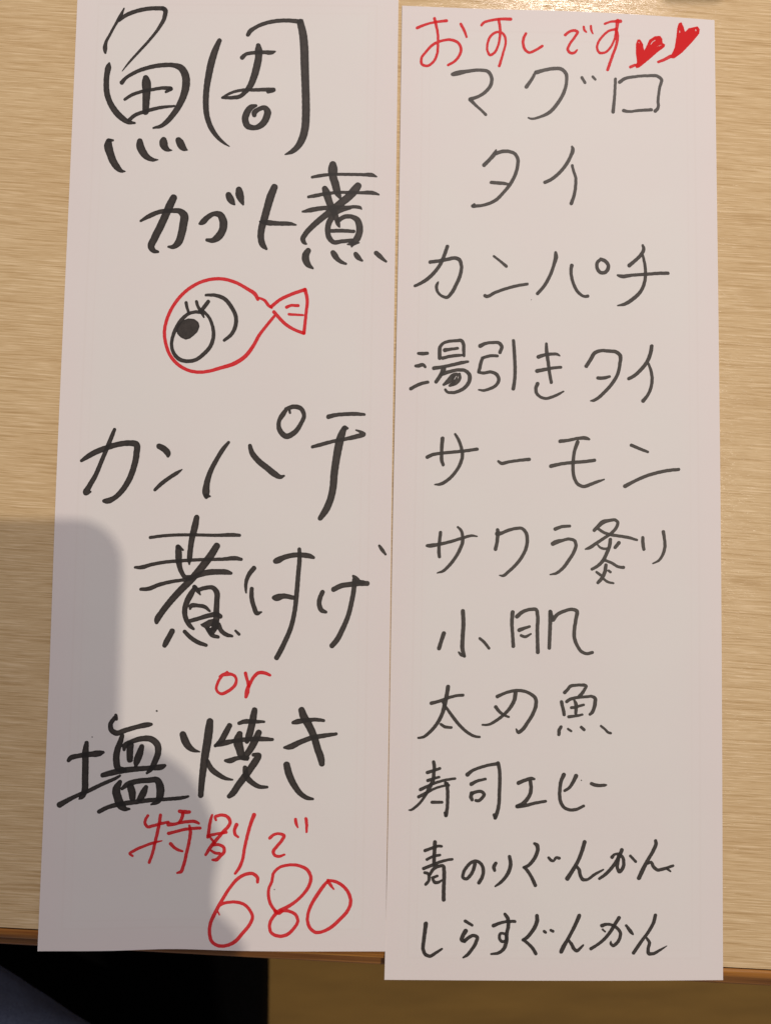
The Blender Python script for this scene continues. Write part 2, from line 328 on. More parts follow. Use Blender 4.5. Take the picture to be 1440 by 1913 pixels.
# ------------------------------------------------------------------ handwriting
DATA = """
@L 180 0 5.627
K 292,88,14 255,165,35 200,260,28 140,370,28 100,450,34 92,510,46 95,555,24 | 240,215,30 300,168,40 430,115,42 560,90,42 700,88,45 ; 705,92,46 718,100,48 717,180,44 660,290,34 560,420,28 450,540,26 350,650,22 272,748,8 | 135,665,20 128,700,55 112,780,58 105,880,58 112,980,60 145,1080,60 200,1170,65 270,1240,62 340,1285,45 405,1293,20 | 268,868,45 300,830,36 400,765,38 550,710,42 700,685,46 820,688,50 890,715,70 935,790,80 942,900,82 925,980,75 880,1090,66 810,1200,58 740,1280,52 680,1325,40 600,1345,20 | 520,820,60 525,860,90 528,960,85 522,1080,75 518,1175,66 | 300,1045,30 370,1000,34 480,962,34 600,940,34 700,925,36 780,930,44 ; 785,935,40 730,968,24 | 345,1262,38 400,1215,38 520,1170,38 680,1130,34 820,1115,22 | 130,1485,60 125,1530,85 145,1610,82 180,1700,76 220,1760,66 260,1795,40 305,1803,8 | 130,1475,40 175,1475,22 | 457,1485,60 460,1530,80 490,1600,78 540,1655,60 600,1680,36 650,1680,8 | 708,1470,60 705,1490,80 720,1545,72 755,1575,38 795,1580,8 | 862,1472,60 880,1500,80 905,1545,72 940,1572,30 958,1578,10
@L 360 20 6
K 300,335,50 262,420,68 215,560,80 180,720,76 155,880,68 147,1030,66 160,1180,60 210,1320,56 290,1430,42 360,1490,26 412,1522,8 | 620,268,46 640,235,50 700,190,42 800,145,42 920,118,44 1060,110,44 1200,122,50 | 1205,130,76 1235,260,88 1250,420,92 1255,600,92 1262,800,88 1268,1000,88 1268,1180,88 1258,1320,86 1225,1440,82 1170,1530,66 1110,1580,50 1035,1612,12 | 1200,118,40 1230,106,18 | 735,390,50 738,430,76 738,520,80 715,640,82 680,760,76 640,850,66 590,910,50 530,960,46 440,975,40 330,978,22 | 330,975,22 420,925,30 540,892,32 700,888,38 850,885,45 905,888,50 | 845,908,40 890,900,40 | 555,525,50 590,492,40 680,472,40 800,466,42 890,468,42 925,458,16 | 710,1065,30 660,1080,60 610,1140,75 588,1220,74 615,1290,70 690,1312,56 770,1280,70 825,1200,78 838,1130,76 810,1090,56 740,1105,50 690,1150,58 690,1170,50
@L 250 290 4.645
K 345,370,60 320,420,68 280,510,66 230,620,66 180,720,64 152,800,56 175,830,40 210,838,22 | 60,570,20 130,530,38 230,490,38 330,482,38 400,487,50 435,520,68 430,600,70 412,690,66 385,760,60 340,795,38 300,795,18
K 570,595,18 595,582,46 640,540,46 700,508,42 745,515,55 775,570,68 770,650,66 725,715,62 680,740,42 635,735,28 | 822,345,52 838,380,62 862,415,34 875,428,12 | 912,300,54 918,340,70 935,395,44 950,430,14
K 1220,278,58 1190,350,68 1160,450,66 1130,560,64 1108,640,60 1103,720,56 1120,780,50 1150,812,22 | 1095,575,16 1120,580,34 1250,592,38 1370,597,28 1408,605,12
@L 540 290 7.2
K 588,125,90 588,180,125 590,280,108 625,400,104 650,500,90 690,580,30 | 310,295,35 420,275,46 520,262,40 800,258,40 1000,262,42 1120,268,50 1180,290,14 | 260,560,36 350,545,50 480,520,44 700,500,40 950,505,40 1130,508,50 1205,528,24 | 480,450,76 500,500,100 530,600,96 570,700,90 610,780,80 640,860,70 665,940,46 680,970,14 | 925,415,96 890,460,110 800,560,104 700,640,100 600,720,90 500,800,84 400,880,80 300,970,74 220,1060,70 185,1130,66 205,1175,50 235,1195,18 | 180,760,24 280,740,60 400,718,60 560,705,56 800,700,44 900,695,44 960,710,36 975,728,14 | 600,790,60 700,745,50 820,715,30 | 570,840,80 530,930,78 520,1040,70 545,1120,70 600,1170,60 700,1160,54 850,1145,50 | 660,880,60 740,830,60 850,830,60 915,870,80 945,950,90 940,1060,90 900,1140,90 850,1195,60 842,1230,20 | 785,1198,18 850,1190,50 945,1178,14 | 570,1018,50 700,1015,50 870,1025,44 | 255,1285,76 225,1340,95 225,1410,96 255,1470,76 320,1522,24 | 590,1310,66 610,1340,80 655,1400,62 710,1440,48 765,1460,30 | 895,1330,60 920,1365,70 950,1395,50 985,1420,24 | 1170,1315,60 1210,1350,64 1260,1395,46 1305,1430,28
@L 290 500 4.645
FR 890,275,26 870,235,32 800,185,28 700,130,28 580,98,28 480,102,28 380,132,28 290,185,28 205,265,28 140,360,28 98,460,28 80,560,28 92,660,28 135,770,28 210,850,28 300,895,28 380,907,28 480,895,28 560,872,30 690,830,34 780,770,34 850,680,30 900,590,28 960,510,26 1030,425,24 | 900,262,18 950,285,24 985,330,26 1010,348,20 | 1005,340,30 1080,280,28 1180,232,28 1300,190,30 ; 1300,190,30 1318,270,28 1308,400,26 1290,570,28 ; 1290,570,28 1200,535,26 1130,490,28 1070,430,28 1030,385,30 | 1140,343,28 1170,330,24 1240,330,26 | 1160,405,22 1280,412,18
FK 400,388,30 350,385,28 290,400,28 240,440,32 190,510,34 155,590,30 142,670,28 160,740,30 210,795,34 280,812,32 350,800,32 420,750,34 480,680,34 505,600,32 495,500,28 465,430,26 415,375,26 | 268,305,28 275,340,26 290,390,22 | 358,295,26 370,335,26 405,390,30 422,430,14 | 460,295,32 430,335,34 390,385,30 | 440,238,22 520,240,30 600,270,34 660,340,34 700,430,34 695,510,34 660,580,32 600,630,26 | # 240,462 290,443 340,450 372,475 382,510 365,555 335,585 300,612 265,622 225,605 195,575 185,530 200,490
@L 140 740 4.8
K 355,300,30 335,350,36 290,460,38 240,580,38 180,720,42 125,815,48 100,865,52 140,858,18 | 58,580,26 110,545,42 190,500,50 280,465,48 400,430,48 500,422,52 548,430,56 552,520,56 530,630,54 480,760,52 420,850,48 350,915,44 290,940,50 262,940,34
K 755,450,50 800,475,56 835,520,46 835,540,24 | 718,840,28 770,790,36 850,730,34 920,685,30 960,658,10
K 1378,415,26 1340,460,36 1270,570,40 1210,690,46 1180,800,56 1175,870,62 1178,905,34 | 1180,895,40 1212,898,14
@L 420 740 4.8
K 225,445,34 240,500,46 300,580,52 380,645,54 450,700,54 500,725,36 530,715,18 | 585,150,20 570,110,24 520,165,44 485,230,36 490,300,44 550,360,50 620,330,46 680,250,38 710,170,36 680,110,40 620,95,40 550,115,34
K 930,185,42 980,172,36 1080,162,34 1180,160,34 1250,165,24 | 1070,290,46 1045,350,66 1020,450,72 1000,560,68 980,700,66 970,820,64 945,930,62 900,1030,60 855,1095,44 | 1075,285,44 1100,290,20 | 785,455,28 850,438,34 960,408,32 1080,385,32 1180,362,42 1245,340,36 1215,320,26 1175,305,12
@L 240 950 6
K 765,100,60 745,200,76 715,320,66 695,450,60 685,560,54 682,625,18 | 245,325,34 350,310,34 500,298,34 700,295,34 1000,300,36 1180,296,42 1245,300,34 | 555,430,54 562,500,74 565,600,66 590,700,52 640,770,50 690,770,50 | 560,430,50 612,465,20 | 990,420,74 920,530,84 820,660,84 700,800,80 580,920,76 470,1040,72 370,1170,68 320,1250,62 315,1275,44 | 75,660,28 140,660,44 250,630,40 400,602,38 600,585,38 850,572,36 1050,568,38 1220,560,46 1265,570,34 | 140,905,36 220,900,46 340,855,44 480,820,40 640,795,40 700,780,50 800,740,60 900,715,66 1000,710,62 1110,715,54 1150,725,34 | 750,880,40 700,960,66 650,1060,64 630,1160,58 650,1250,54 700,1325,46 730,1350,28 | 740,880,50 775,920,46 805,965,16 | 790,910,46 860,890,46 950,890,50 985,930,60 990,1050,60 985,1160,66 985,1240,70 960,1330,80 | 690,1125,24 700,1095,46 780,1088,42 860,1105,42 910,1150,26 | 690,1260,44 780,1235,46 900,1200,52 1000,1190,54 1030,1210,50 | # 810,1300 900,1250 950,1240 1010,1260 1010,1330 960,1400 930,1420 880,1370 855,1335 820,1315 | -916,1332,10 924,1326,12 | 900,1360,60 940,1420,50 1005,1440,36 | 1010,1300,50 1040,1370,50 1100,1415,46 1160,1430,30 | 1200,1370,26 1240,1410,32 | 490,1375,62 455,1440,62 415,1515,60 405,1535,50 | 630,1380,44 690,1440,48 780,1500,48 870,1532,38
@L 440 1000 4.8
K 165,295,42 125,345,40 95,420,32 92,470,26 95,515,14 | 145,480,36 145,560,40 165,640,40 195,700,38 232,688,14 | 358,232,44 365,230,50 430,200,46 520,178,44 610,178,46 670,188,42 700,200,26 | 572,125,32 574,200,38 562,350,40 548,520,42 530,680,40 495,830,42 440,960,44 390,1060,46 368,1098,44 | 340,558,30 355,560,50 430,545,46 520,560,38
K 780,510,40 758,560,42 750,620,42 775,675,42 810,688,26 | 880,485,46 940,455,46 1030,440,46 1110,430,50 1180,432,44 | 1055,365,22 1075,385,40 1110,420,44 1150,420,30 | 1065,400,40 1062,470,42 1040,600,42 1010,720,42 960,840,46 900,950,48 865,990,46 | 1290,95,24 1310,125,32 1345,172,18
@L 390 1230 10.286
R 215,350,50 260,320,60 350,300,80 430,305,56 500,340,52 530,410,50 510,500,60 440,580,60 350,640,60 250,680,58 180,650,50 145,580,52 165,490,52 215,390,52 290,310,40 355,255,34
R 705,285,64 730,380,58 755,470,60 765,530,60 | 715,740,60 735,650,88 755,560,76 800,470,62 870,350,64 950,280,66 1050,275,66 1130,300,60 1180,325,46
@L 90 1310 5.143
K 370,400,40 360,470,60 358,600,62 355,750,62 350,860,60 320,920,44 297,940,12 | 195,570,34 210,550,44 290,525,44 400,510,50 490,500,56 530,490,26 | 110,995,56 190,950,44 280,905,38 380,865,38 480,815,36 580,770,34 650,740,30 690,715,22
K 650,135,30 655,170,34 ; 640,160,40 600,220,44 610,280,50 650,305,52 740,280,48 860,245,44 960,225,46 990,222,30 | 712,330,40 690,400,54 665,470,60 655,560,64 680,650,60 730,660,50 | 730,465,30 735,430,44 800,390,46 900,360,52 990,365,60 1050,420,64 1055,500,60 1025,580,56 990,650,46 950,690,24 | 790,420,66 785,490,64 785,560,60 | 900,435,46 880,500,66 850,580,60 840,620,30 | 525,710,46 600,690,54 720,665,56 860,650,50 1000,640,46 1090,630,52 1120,618,30 | 690,775,40 655,850,76 670,930,80 700,1000,80 740,1035,44 780,1035,20 | 710,840,30 760,800,50 850,770,50 960,760,52 1050,760,60 1075,820,76 1075,900,72 1055,960,50 990,992,16 | 790,820,66 805,870,72 810,930,60 | 940,825,40 915,880,66 880,940,56 | 490,1060,40 570,1020,40 680,990,44 820,970,46 960,952,42 1150,940,34 1300,925,32 1345,915,22
K 1042,93,14 1045,94,14
K 422,343,9 424,344,9
@L 320 1310 4.5
K 98,280,56 115,330,64 150,385,54 190,412,34 240,425,10 | 325,170,56 318,230,68 305,330,70 285,450,66 270,560,60 258,660,54 248,790,46 | 305,500,30 330,560,46 400,620,42 460,650,30 515,660,14 | 490,205,44 460,260,50 420,330,46 370,375,26 ; 370,372,26 430,355,46 520,335,34 | 570,185,30 610,172,38 700,172,34 780,172,20 | 700,75,48 690,130,58 672,220,58 650,300,56 635,340,36 | 520,335,34 640,320,38 780,318,38 850,322,26 | 575,275,50 560,330,76 575,400,70 600,470,50 640,490,20 | 735,265,52 700,340,60 660,410,56 625,460,50 | 455,500,24 490,500,44 550,480,36 640,475,36 | 690,450,30 735,455,44 710,500,60 670,560,58 620,630,60 560,710,56 510,780,50 485,800,36 | 620,560,40 630,630,50 680,685,44 740,718,36 805,722,22
K 1095,75,54 1110,120,64 1160,210,64 1200,300,60 1230,400,60 1260,490,58 1265,525,48 | 1025,180,30 1060,172,44 1130,160,34 1220,155,32 1280,162,26 | 950,390,20 990,385,44 1080,345,44 1180,308,40 1280,290,38 1385,275,26 | 970,535,56 985,600,60 1030,700,54 1090,780,44 1140,812,36 1190,822,20
@L 230 1500 8
R 370,190,42 335,250,42 330,310,44 365,355,46 450,340,44 560,310,44 680,285,36 | 558,180,46 545,280,48 515,430,48 480,580,46 440,750,44 390,890,42 | 140,790,34 100,760,38 170,710,44 300,650,40 440,600,40 580,565,16 | 845,125,54 920,135,60 990,135,50 | 895,150,50 880,220,48 840,290,40 | 680,320,66 760,318,46 850,295,46 960,280,46 1080,280,46 1130,305,36 | 680,455,50 780,430,44 920,395,44 1050,380,44 1150,375,44 | 990,340,34 1005,420,48 990,560,48 950,740,48 900,940,48 860,1030,48 810,1045,30 | 710,610,52 770,670,44 830,705,42 885,720,32
@L 370 1500 6.261
R 165,140,24 150,190,34 135,260,36 125,340,38 115,400,36 | 210,200,26 200,165,32 250,145,36 310,145,36 360,180,38 375,230,38 350,280,38 300,330,38 250,390,38 190,460,42 130,540,40 90,605,32 | 115,385,36 200,365,32 330,345,32 | 140,400,24 190,465,30 | 180,490,34 250,490,34 300,520,36 305,570,38 260,620,38 210,665,40 170,665,26 | 155,560,26 200,585,32 250,590,34 | 450,255,44 428,310,38 435,370,34 470,400,24 | 655,140,48 620,230,40 580,370,38 545,520,36 515,680,36 480,760,38 435,825,30
R 840,410,38 880,375,34 950,360,32 1005,385,40 985,430,36 920,510,36 880,570,38 895,610,34 940,625,34 1010,605,24 | 1140,190,34 1145,230,36 1165,285,20 | 1262,185,36 1270,250,34 1268,340,24
@L 370 1600 4.5
R 500,215,24 500,180,28 460,145,28 400,150,28 330,190,28 270,260,26 200,370,28 140,480,30 105,560,28 96,640,28 120,720,28 170,750,28 240,748,28 310,715,30 370,650,28 440,560,28 458,510,26 440,460,26 390,405,26 330,385,26 260,385,24 200,400,24 160,440,14 180,490,12
R 650,460,26 610,400,26 592,330,26 595,270,24 620,210,24 635,140,24 680,95,24 760,72,24 850,78,26 920,115,28 948,180,28 935,240,28 890,310,26 830,370,26 740,430,30 680,460,32 630,510,28 602,570,26 615,640,26 680,670,28 740,660,28 800,610,26 838,540,26 820,490,26 770,462,26 700,450,34 | 650,460,34 680,480,22 700,460,34
K 641,277,7 643,278,7
R 1140,275,12 1110,235,26 1090,205,24 ; 1090,200,22 1150,210,26 1220,250,28 1270,320,28 1282,390,28 1260,450,28 1190,530,28 1110,600,28 1050,630,26 990,638,28 940,600,28 920,540,26 930,460,26 960,390,28 1010,310,30 1060,240,28 1095,200,18
@R 760 20 4.8
R 92,155,26 150,130,22 240,105,20 355,90,26 | 248,70,26 262,130,24 278,220,22 278,300,22 270,390,22 235,460,22 180,495,22 135,480,24 130,430,22 170,370,22 240,300,24 320,268,22 400,262,24 460,290,24 485,340,24 465,410,24 420,460,22 370,487,22 | 483,120,24 510,170,24 535,235,18
R 668,130,22 685,110,22 750,88,22 840,75,24 930,76,28 | 822,80,24 835,160,24 832,240,22 815,320,20 780,380,22 745,398,22 722,360,20 722,300,20 750,230,22 790,198,22 840,192,20 875,225,22 885,280,20 865,370,20 845,440,22 828,495,24
R 1067,205,22 1045,250,24 1042,300,24 1060,350,24 1095,375,22 1150,355,22 1212,318,24
@R 1040 20 4.8
R 75,218,24 110,190,22 160,178,24 185,190,24 165,230,22 110,310,22 98,350,24 120,378,24 160,375,22 182,352,14 | 240,145,20 248,175,20 265,192,14 | 305,138,20 308,170,20 322,205,12
R 430,118,20 470,102,18 570,95,30 | 545,90,34 535,170,26 515,260,18 480,330,20 430,375,20 385,378,22 362,345,20 365,300,20 410,230,20 470,180,20 530,165,20 | 530,165,30 543,230,28 535,300,24 500,400,24 455,530,26
R # 725,262 745,262 768,300 780,365 800,335 830,265 880,232 925,230 942,255 945,292 968,305 960,325 900,370 820,440 740,505 715,512 705,495 722,460 712,380 712,300 | 660,505,26 710,488,20 730,490,10 | -842,302,5 858,280,6 885,263,4 | -903,320,4 935,308,4 | -734,282,5 738,290,4
R # 1095,115 1115,108 1135,150 1145,200 1185,160 1210,155 1260,145 1278,170 1272,205 1210,280 1120,375 1050,425 1020,420 1060,330 1075,230 1082,160 | 910,460,22 960,440,26 1020,410,30 1050,400,30 | -1100,180,6 1101,196,6 | -1243,170,7 1248,182,7
@R 830 120 3.4286
K 52,65,22 60,63,26 150,45,22 230,38,20 280,48,22 303,90,22 298,130,22 265,175,22 210,210,20 165,224,24 ; 165,226,24 200,262,18 240,298,16 265,323,18
K 585,48,16 560,95,20 525,145,24 | 590,52,26 640,38,22 700,28,22 750,32,22 778,60,22 782,110,20 765,180,22 725,250,22 670,310,22 610,338,16 550,348,12 538,343,10 | 880,85,18 900,118,18 | 950,80,16 967,98,14
K 1095,95,18 1090,200,18 1080,305,22 | 1122,115,22 1150,95,20 1220,80,18 1300,74,18 1370,80,20 1388,95,20 1378,150,18 1368,230,18 1365,285,20 1350,300,22 | 1148,297,22 1170,302,18 1250,296,18 1325,292,20
@R 860 260 6
K 265,290,44 330,225,40 380,165,42 398,125,20 | 400,160,40 450,142,40 540,138,38 610,165,36 640,215,38 640,300,38 620,380,38 560,500,38 480,600,36 400,680,38 300,728,34 200,748,34 140,750,42 | 135,750,34 155,730,24 | 345,485,36 430,492,38 500,498,34 540,508,24
K 1250,85,24 1258,110,38 1235,190,38 1180,290,38 1100,385,38 1010,455,38 945,485,36 | 1252,295,30 1265,350,30 1290,430,32 1290,520,34 1270,640,36 1242,720,40
@R 760 450 5.76
K 435,60,38 400,160,38 360,250,38 290,345,38 200,425,38 130,465,34 85,485,28 | 250,228,38 330,218,36 440,198,38 520,185,38 560,200,40 585,260,36 575,360,38 530,470,38 480,560,38 430,608,34 380,595,28 335,555,28 318,510,32 325,465,30 338,440,12
K 935,165,24 1000,215,26 1068,272,34 | 840,590,36 850,595,36 950,555,32 1080,510,32 1200,480,32 1295,465,30
@R 1000 450 5.538
K 208,120,28 212,150,40 190,250,34 150,360,34 80,480,34 22,545,34 | 375,255,38 368,300,34 375,380,32 400,460,32 450,540,32 510,575,28 540,572,34 | 675,190,30 640,225,34 638,280,34 670,325,36 710,330,36 750,290,38 752,250,36 715,205,38 675,190,34
K 1110,48,26 1120,85,34 1090,145,36 1030,205,36 970,255,40 | 1110,150,26 1132,250,30 1138,340,32 1130,420,34 1090,520,36 1010,600,38 920,655,34 850,670,12 | 850,355,20 880,365,34 1000,355,32 1150,345,32 1300,335,34 1370,335,34
@R 755 625 6.128
K 160,215,30 185,218,38 265,215,36 | 130,360,30 160,358,42 220,348,36 240,370,30 | 75,620,40 130,590,38 200,560,38 270,545,34 | 405,270,42 405,200,42 408,150,40 440,105,34 500,80,34 580,72,34 660,75,40 678,110,38 680,180,38 685,245,28 | 440,270,38 520,250,36 600,240,36 680,235,24 | 465,178,46 530,168,34 610,158,32 | 340,385,44 430,372,38 560,345,38 670,320,38 730,310,26 | 450,395,56 430,440,48 400,490,42 365,540,42 | 430,450,50 520,425,40 620,405,38 700,415,40 745,460,44 745,530,44 700,600,40 630,645,38 540,665,34 490,655,30 470,630,28 | 600,450,30 560,470,50 520,520,60 450,575,26 | 630,455,36 622,500,62 580,550,62 520,585,28 | 570,480,46 560,560,46 | -574,512,6 588,488,7 598,476,5 | -612,505,4 620,480,5
K 870,130,48 930,102,36 1010,92,34 1090,100,38 1115,135,40 1095,205,38 | 1065,245,32 1000,242,34 910,262,34 | 895,270,38 875,330,38 860,400,38 850,430,34 ; 850,432,30 900,440,34 1000,430,36 1060,460,40 1082,520,38 1050,580,36 980,620,34 900,640,28 850,632,16 | 1250,70,36 1258,180,38 1265,300,38 1268,420,38 1262,530,38 1248,620,42
@R 990 625 5.76
K 175,100,28 178,180,38 195,300,36 210,420,34 228,515,34 | 90,240,42 160,218,34 240,210,32 290,212,28 318,228,16 | 75,392,42 150,378,38 230,362,32 330,352,30 | 80,530,42 62,580,36 70,630,34 110,670,30 170,688,30 240,670,30 300,645,28 360,612,16
K 605,340,40 650,270,40 700,195,40 740,178,36 850,178,36 930,190,38 965,220,40 965,320,36 940,430,36 880,530,36 800,620,36 720,690,34 680,710,28 650,714,12 | 730,468,36 790,468,36 855,452,28
K 1308,125,40 1300,180,40 1260,290,40 1190,380,38 1110,450,36 1062,475,36 | 1275,315,24 1300,390,32 1312,470,34 1300,570,34 1260,660,34 1215,715,40
@R 780 800 5.76
K 268,110,42 260,200,38 258,280,36 260,350,38 275,395,32 | 105,310,40 160,285,36 250,270,34 400,255,34 500,245,34 640,225,34 | 405,65,26 440,125,32 470,210,34 482,290,36 455,390,36 400,480,34 320,560,34 250,600,34 185,607,14
K 868,355,24 895,375,34 980,362,32 1100,345,32 1200,335,36
@R 1020 800 5.538
K 145,135,38 230,125,32 330,105,32 420,105,34 445,115,22 | 325,145,40 295,230,34 280,340,34 278,430,34 290,510,34 330,580,34 390,603,34 460,580,34 540,550,28 600,530,14 | 50,392,40 150,370,34 270,355,34 400,345,34 500,332,34
K 880,175,32 950,205,32 1050,245,26 | 815,600,40 900,555,34 1020,500,34 1150,460,34 1280,435,34 1370,427,32
@R 780 970 6.261
K 268,155,38 258,240,38 250,320,38 250,400,40 255,440,36 | 110,310,32 130,310,42 240,295,38 400,258,36 540,215,34 640,192,28 695,200,16 | 470,92,24 500,120,32 525,190,36 525,270,40 500,340,40 440,450,38 360,550,36 290,610,30 230,628,14
K 935,125,40 935,190,42 928,270,40 910,350,42 | 935,170,60 970,165,44 1060,130,38 1150,108,36 1220,108,36 1265,155,40 1282,240,40 1270,330,40 1225,430,38 1150,530,38 1060,615,36 1000,660,32 958,657,12
@R 1010 955 5.76
K 155,192,38 220,168,34 312,160,30 | 130,350,46 160,335,50 230,315,34 310,300,32 365,320,34 378,365,36 355,440,36 300,530,36 230,620,34 160,670,28 100,682,12
K 575,205,36 620,160,40 665,120,48 740,100,34 800,95,32 828,120,32 815,170,34 760,235,34 680,290,32 590,350,34 520,395,34 480,408,16 | 620,190,30 680,230,30 740,250,32 850,268,32 950,285,32 1035,310,24 | 748,305,38 740,370,38 710,450,38 670,530,38 610,590,34 550,625,30 | 610,360,16 640,390,24 690,405,26 720,400,24 | 840,340,40 800,390,36 | 680,525,28 760,555,30 840,600,30 890,605,34 | 700,580,36 690,650,40 650,730,38 615,768,34 | 600,655,26 640,685,30 | 730,640,26 750,655,26 | 670,725,26 720,760,26 780,775,22
K 1097,285,34 1098,340,36 1108,410,34 | 1318,222,38 1330,300,32 1335,380,34 1315,460,32 1270,530,26 1205,563,14
@R 800 1130 4.5
K 130,240,36 110,300,32 90,365,34 | 290,52,34 295,150,34 288,280,34 288,380,34 302,430,28 | 305,430,22 275,420,24 255,398,14 | 432,282,22 465,310,24 510,365,22
K 708,62,34 702,150,30 708,250,28 714,348,30 | 745,98,34 790,60,30 860,38,28 905,40,30 918,90,30 916,200,30 918,320,30 920,398,32 | 765,212,34 810,195,26 850,183,22 | 780,258,24 810,268,24 860,245,16
K 1025,58,34 1024,150,32 1020,260,30 1016,362,30 | 1025,60,30 1040,110,34 | 1048,125,34 1080,85,30 1150,50,28 1210,38,28 1245,50,32 1240,120,30 1228,200,30 1228,280,30 1250,340,28 1290,395,26 1330,410,26 1378,400,26
@R 770 1270 5.76
K 385,75,44 375,140,42 355,240,46 320,370,40 260,480,38 180,570,34 120,615,30 65,625,22 | 205,252,38 290,230,34 400,190,32 480,170,30 545,165,32 | 325,240,20 360,290,28 430,390,34 520,500,34 600,570,32 680,610,28 725,615,24 | 308,478,28 350,505,32 420,513,28
K 915,180,38 980,150,32 1080,120,34 1180,118,34 1270,150,34 1325,200,38 1330,270,40 1300,360,38 1240,460,38 1180,540,38 1140,565,34 1118,530,16 | 1110,140,44 1100,210,42 1060,290,38 990,370,34 900,440,32 820,482,26 755,485,20 | 898,292,38 940,345,34 990,380,28 1038,400,22
@R 1020 1270 10.286
K 355,245,66 410,190,60 465,125,64 560,105,56 650,100,56 740,105,60 765,115,56 735,190,60 690,260,64 630,320,60 | 395,420,62 440,385,60 540,350,60 650,335,54 780,325,54 880,320,56 935,350,66 940,440,72 920,540,68 880,630,64 840,665,50 | 295,425,66 315,520,62 335,600,64 345,670,62 | 545,400,44 570,460,66 575,550,66 568,640,58 | 485,535,56 560,530,50 650,500,50 720,480,46 | 435,710,60 520,700,54 620,685,50 695,670,42 | 285,905,62 250,970,66 245,1050,62 | 420,945,44 480,985,44 | 675,910,56 730,960,56 | 1055,890,46 1130,950,44 1190,1010,48 1240,1025,48
@R 755 1410 7.385
K 405,100,46 415,160,48 408,250,46 400,340,52 350,450,54 290,560,40 220,660,36 150,725,36 90,762,28 65,762,16 | 320,245,48 400,220,40 490,190,40 | 325,355,44 400,330,38 480,308,34 | 225,480,48 320,435,40 440,385,38 560,350,36 700,328,34 | 200,580,46 280,540,44 380,485,36 480,445,32 560,425,32 | 570,390,46 610,420,40 ; 590,400,50 598,500,48 598,620,46 592,740,46 575,835,54 | 560,800,34 575,840,44 | 385,655,44 450,655,42 520,655,38
K 870,275,56 930,225,44 1050,175,42 1180,140,42 1280,125,48 | 1295,115,50 1312,200,48 1318,350,48 1312,520,48 1305,680,48 1280,800,52 1255,865,52 | 1240,830,44 1255,870,50 | 925,405,54 1000,365,42 1120,335,36 | 930,530,54 920,580,52 935,620,46 | 940,530,50 1000,510,44 1070,510,44 1100,545,48 1070,600,44 1020,635,44 985,630,38
@R 940 1440 6.857
K 195,155,52 280,120,44 370,100,42 395,105,30 | 345,130,46 355,210,46 345,290,48 300,370,50 230,435,54 180,455,54 ; 180,455,54 280,445,44 400,415,40 540,390,36
K 775,50,52 740,130,46 725,230,44 722,330,44 735,400,44 780,470,40 850,500,40 930,495,40 1030,450,34 | 932,65,54 890,150,44 840,220,38 785,255,34
K 1130,165,44 1180,183,44 1250,188,40 1310,182,28 1322,180,16
@R 780 1560 7.2
K 232,95,52 230,180,50 222,280,48 222,390,50 | 100,208,44 180,180,40 260,150,38 320,150,36 | 125,328,38 200,290,36 300,268,34 | 80,450,44 170,415,44 290,365,40 400,335,36 465,325,34 | 95,505,38 140,520,40 155,560,42 145,620,40 110,662,42 | 165,530,40 210,460,44 280,420,44 345,418,44 355,480,50 355,600,50 350,750,50 350,870,52 | 200,575,40 265,550,34 | 205,600,36 235,638,44 290,630,36 320,610,26
K 770,390,50 755,450,46 710,540,46 650,590,42 612,575,42 615,510,42 660,430,44 720,370,44 790,350,42 850,385,44 882,460,46 870,560,46 825,640,50
K 1050,380,46 1025,430,50 1035,475,40 | 1235,290,46 1250,380,50 1230,480,50 1170,580,46 1100,650,40 1045,688,24
@R 960 1560 9.6
K 365,150,44 410,180,70 425,250,68 400,350,66 330,470,66 250,550,60 175,580,50 ; 190,580,54 240,640,60 310,750,58 350,830,64 380,900,66 | 620,405,46 670,455,54 700,465,44 760,405,50 810,415,54
K 1265,125,70 1220,280,68 1130,500,66 1040,650,72 955,780,80 | 1120,560,50 1165,620,60 1190,730,60 1240,800,60 1300,800,50 1440,710,52 1600,620,30
@R 1100 1560 8.471
K 520,235,60 490,310,60 430,420,56 350,530,54 250,630,50 165,690,42 | 365,350,56 400,310,40 470,300,44 530,350,50 550,440,52 535,520,56 480,580,56 450,520,52 460,400,56 470,320,50 | 655,330,42 740,420,42
K 1055,90,50 1060,130,56 1020,240,56 940,380,56 860,530,66 790,680,66 | 930,450,40 980,430,44 1020,500,54 1080,550,52 1180,535,50 1330,485,40 | 1240,535,44 1290,575,24
@R 775 1695 7.024
K 143,215,56 130,320,50 115,440,48 108,550,46 140,620,46 195,640,44 270,600,40 355,545,26
K 660,180,42 750,235,34 | 665,310,58 630,370,54 615,430,50 650,445,46 ; 650,445,46 700,400,44 770,370,44 815,390,46 800,460,46 740,560,44 680,630,40 635,658,24
K 1180,90,40 1215,140,48 1225,240,48 1205,340,46 1200,440,50 1160,550,46 1090,600,40 1000,612,26 | 1030,240,50 1120,205,40 1220,185,38 1310,185,40 | 1200,430,40 1180,350,34 1120,345,36 1110,410,38 1145,450,38 1190,440,34
@R 960 1695 9.6
K 410,150,64 415,220,72 380,340,70 310,450,66 220,550,64 160,585,54 ; 175,585,60 240,640,56 330,730,60 390,830,60 | 540,430,52 565,450,50 | 660,410,48 700,430,50
K 1170,150,70 1110,290,66 1030,450,62 960,580,62 890,700,76 845,795,72 | 985,600,50 1030,660,60 1080,750,60 1125,780,58 1180,740,50 1240,680,34
@R 1090 1695 8.471
K 560,165,58 500,260,56 420,390,54 320,510,52 220,590,48 115,655,52 | 290,290,60 350,270,48 450,280,44 530,330,50 580,400,50 570,490,50 520,570,54 465,605,50 430,570,40 430,535,16 | 300,350,30 340,385,26 | 675,290,44 770,415,38 785,432,18
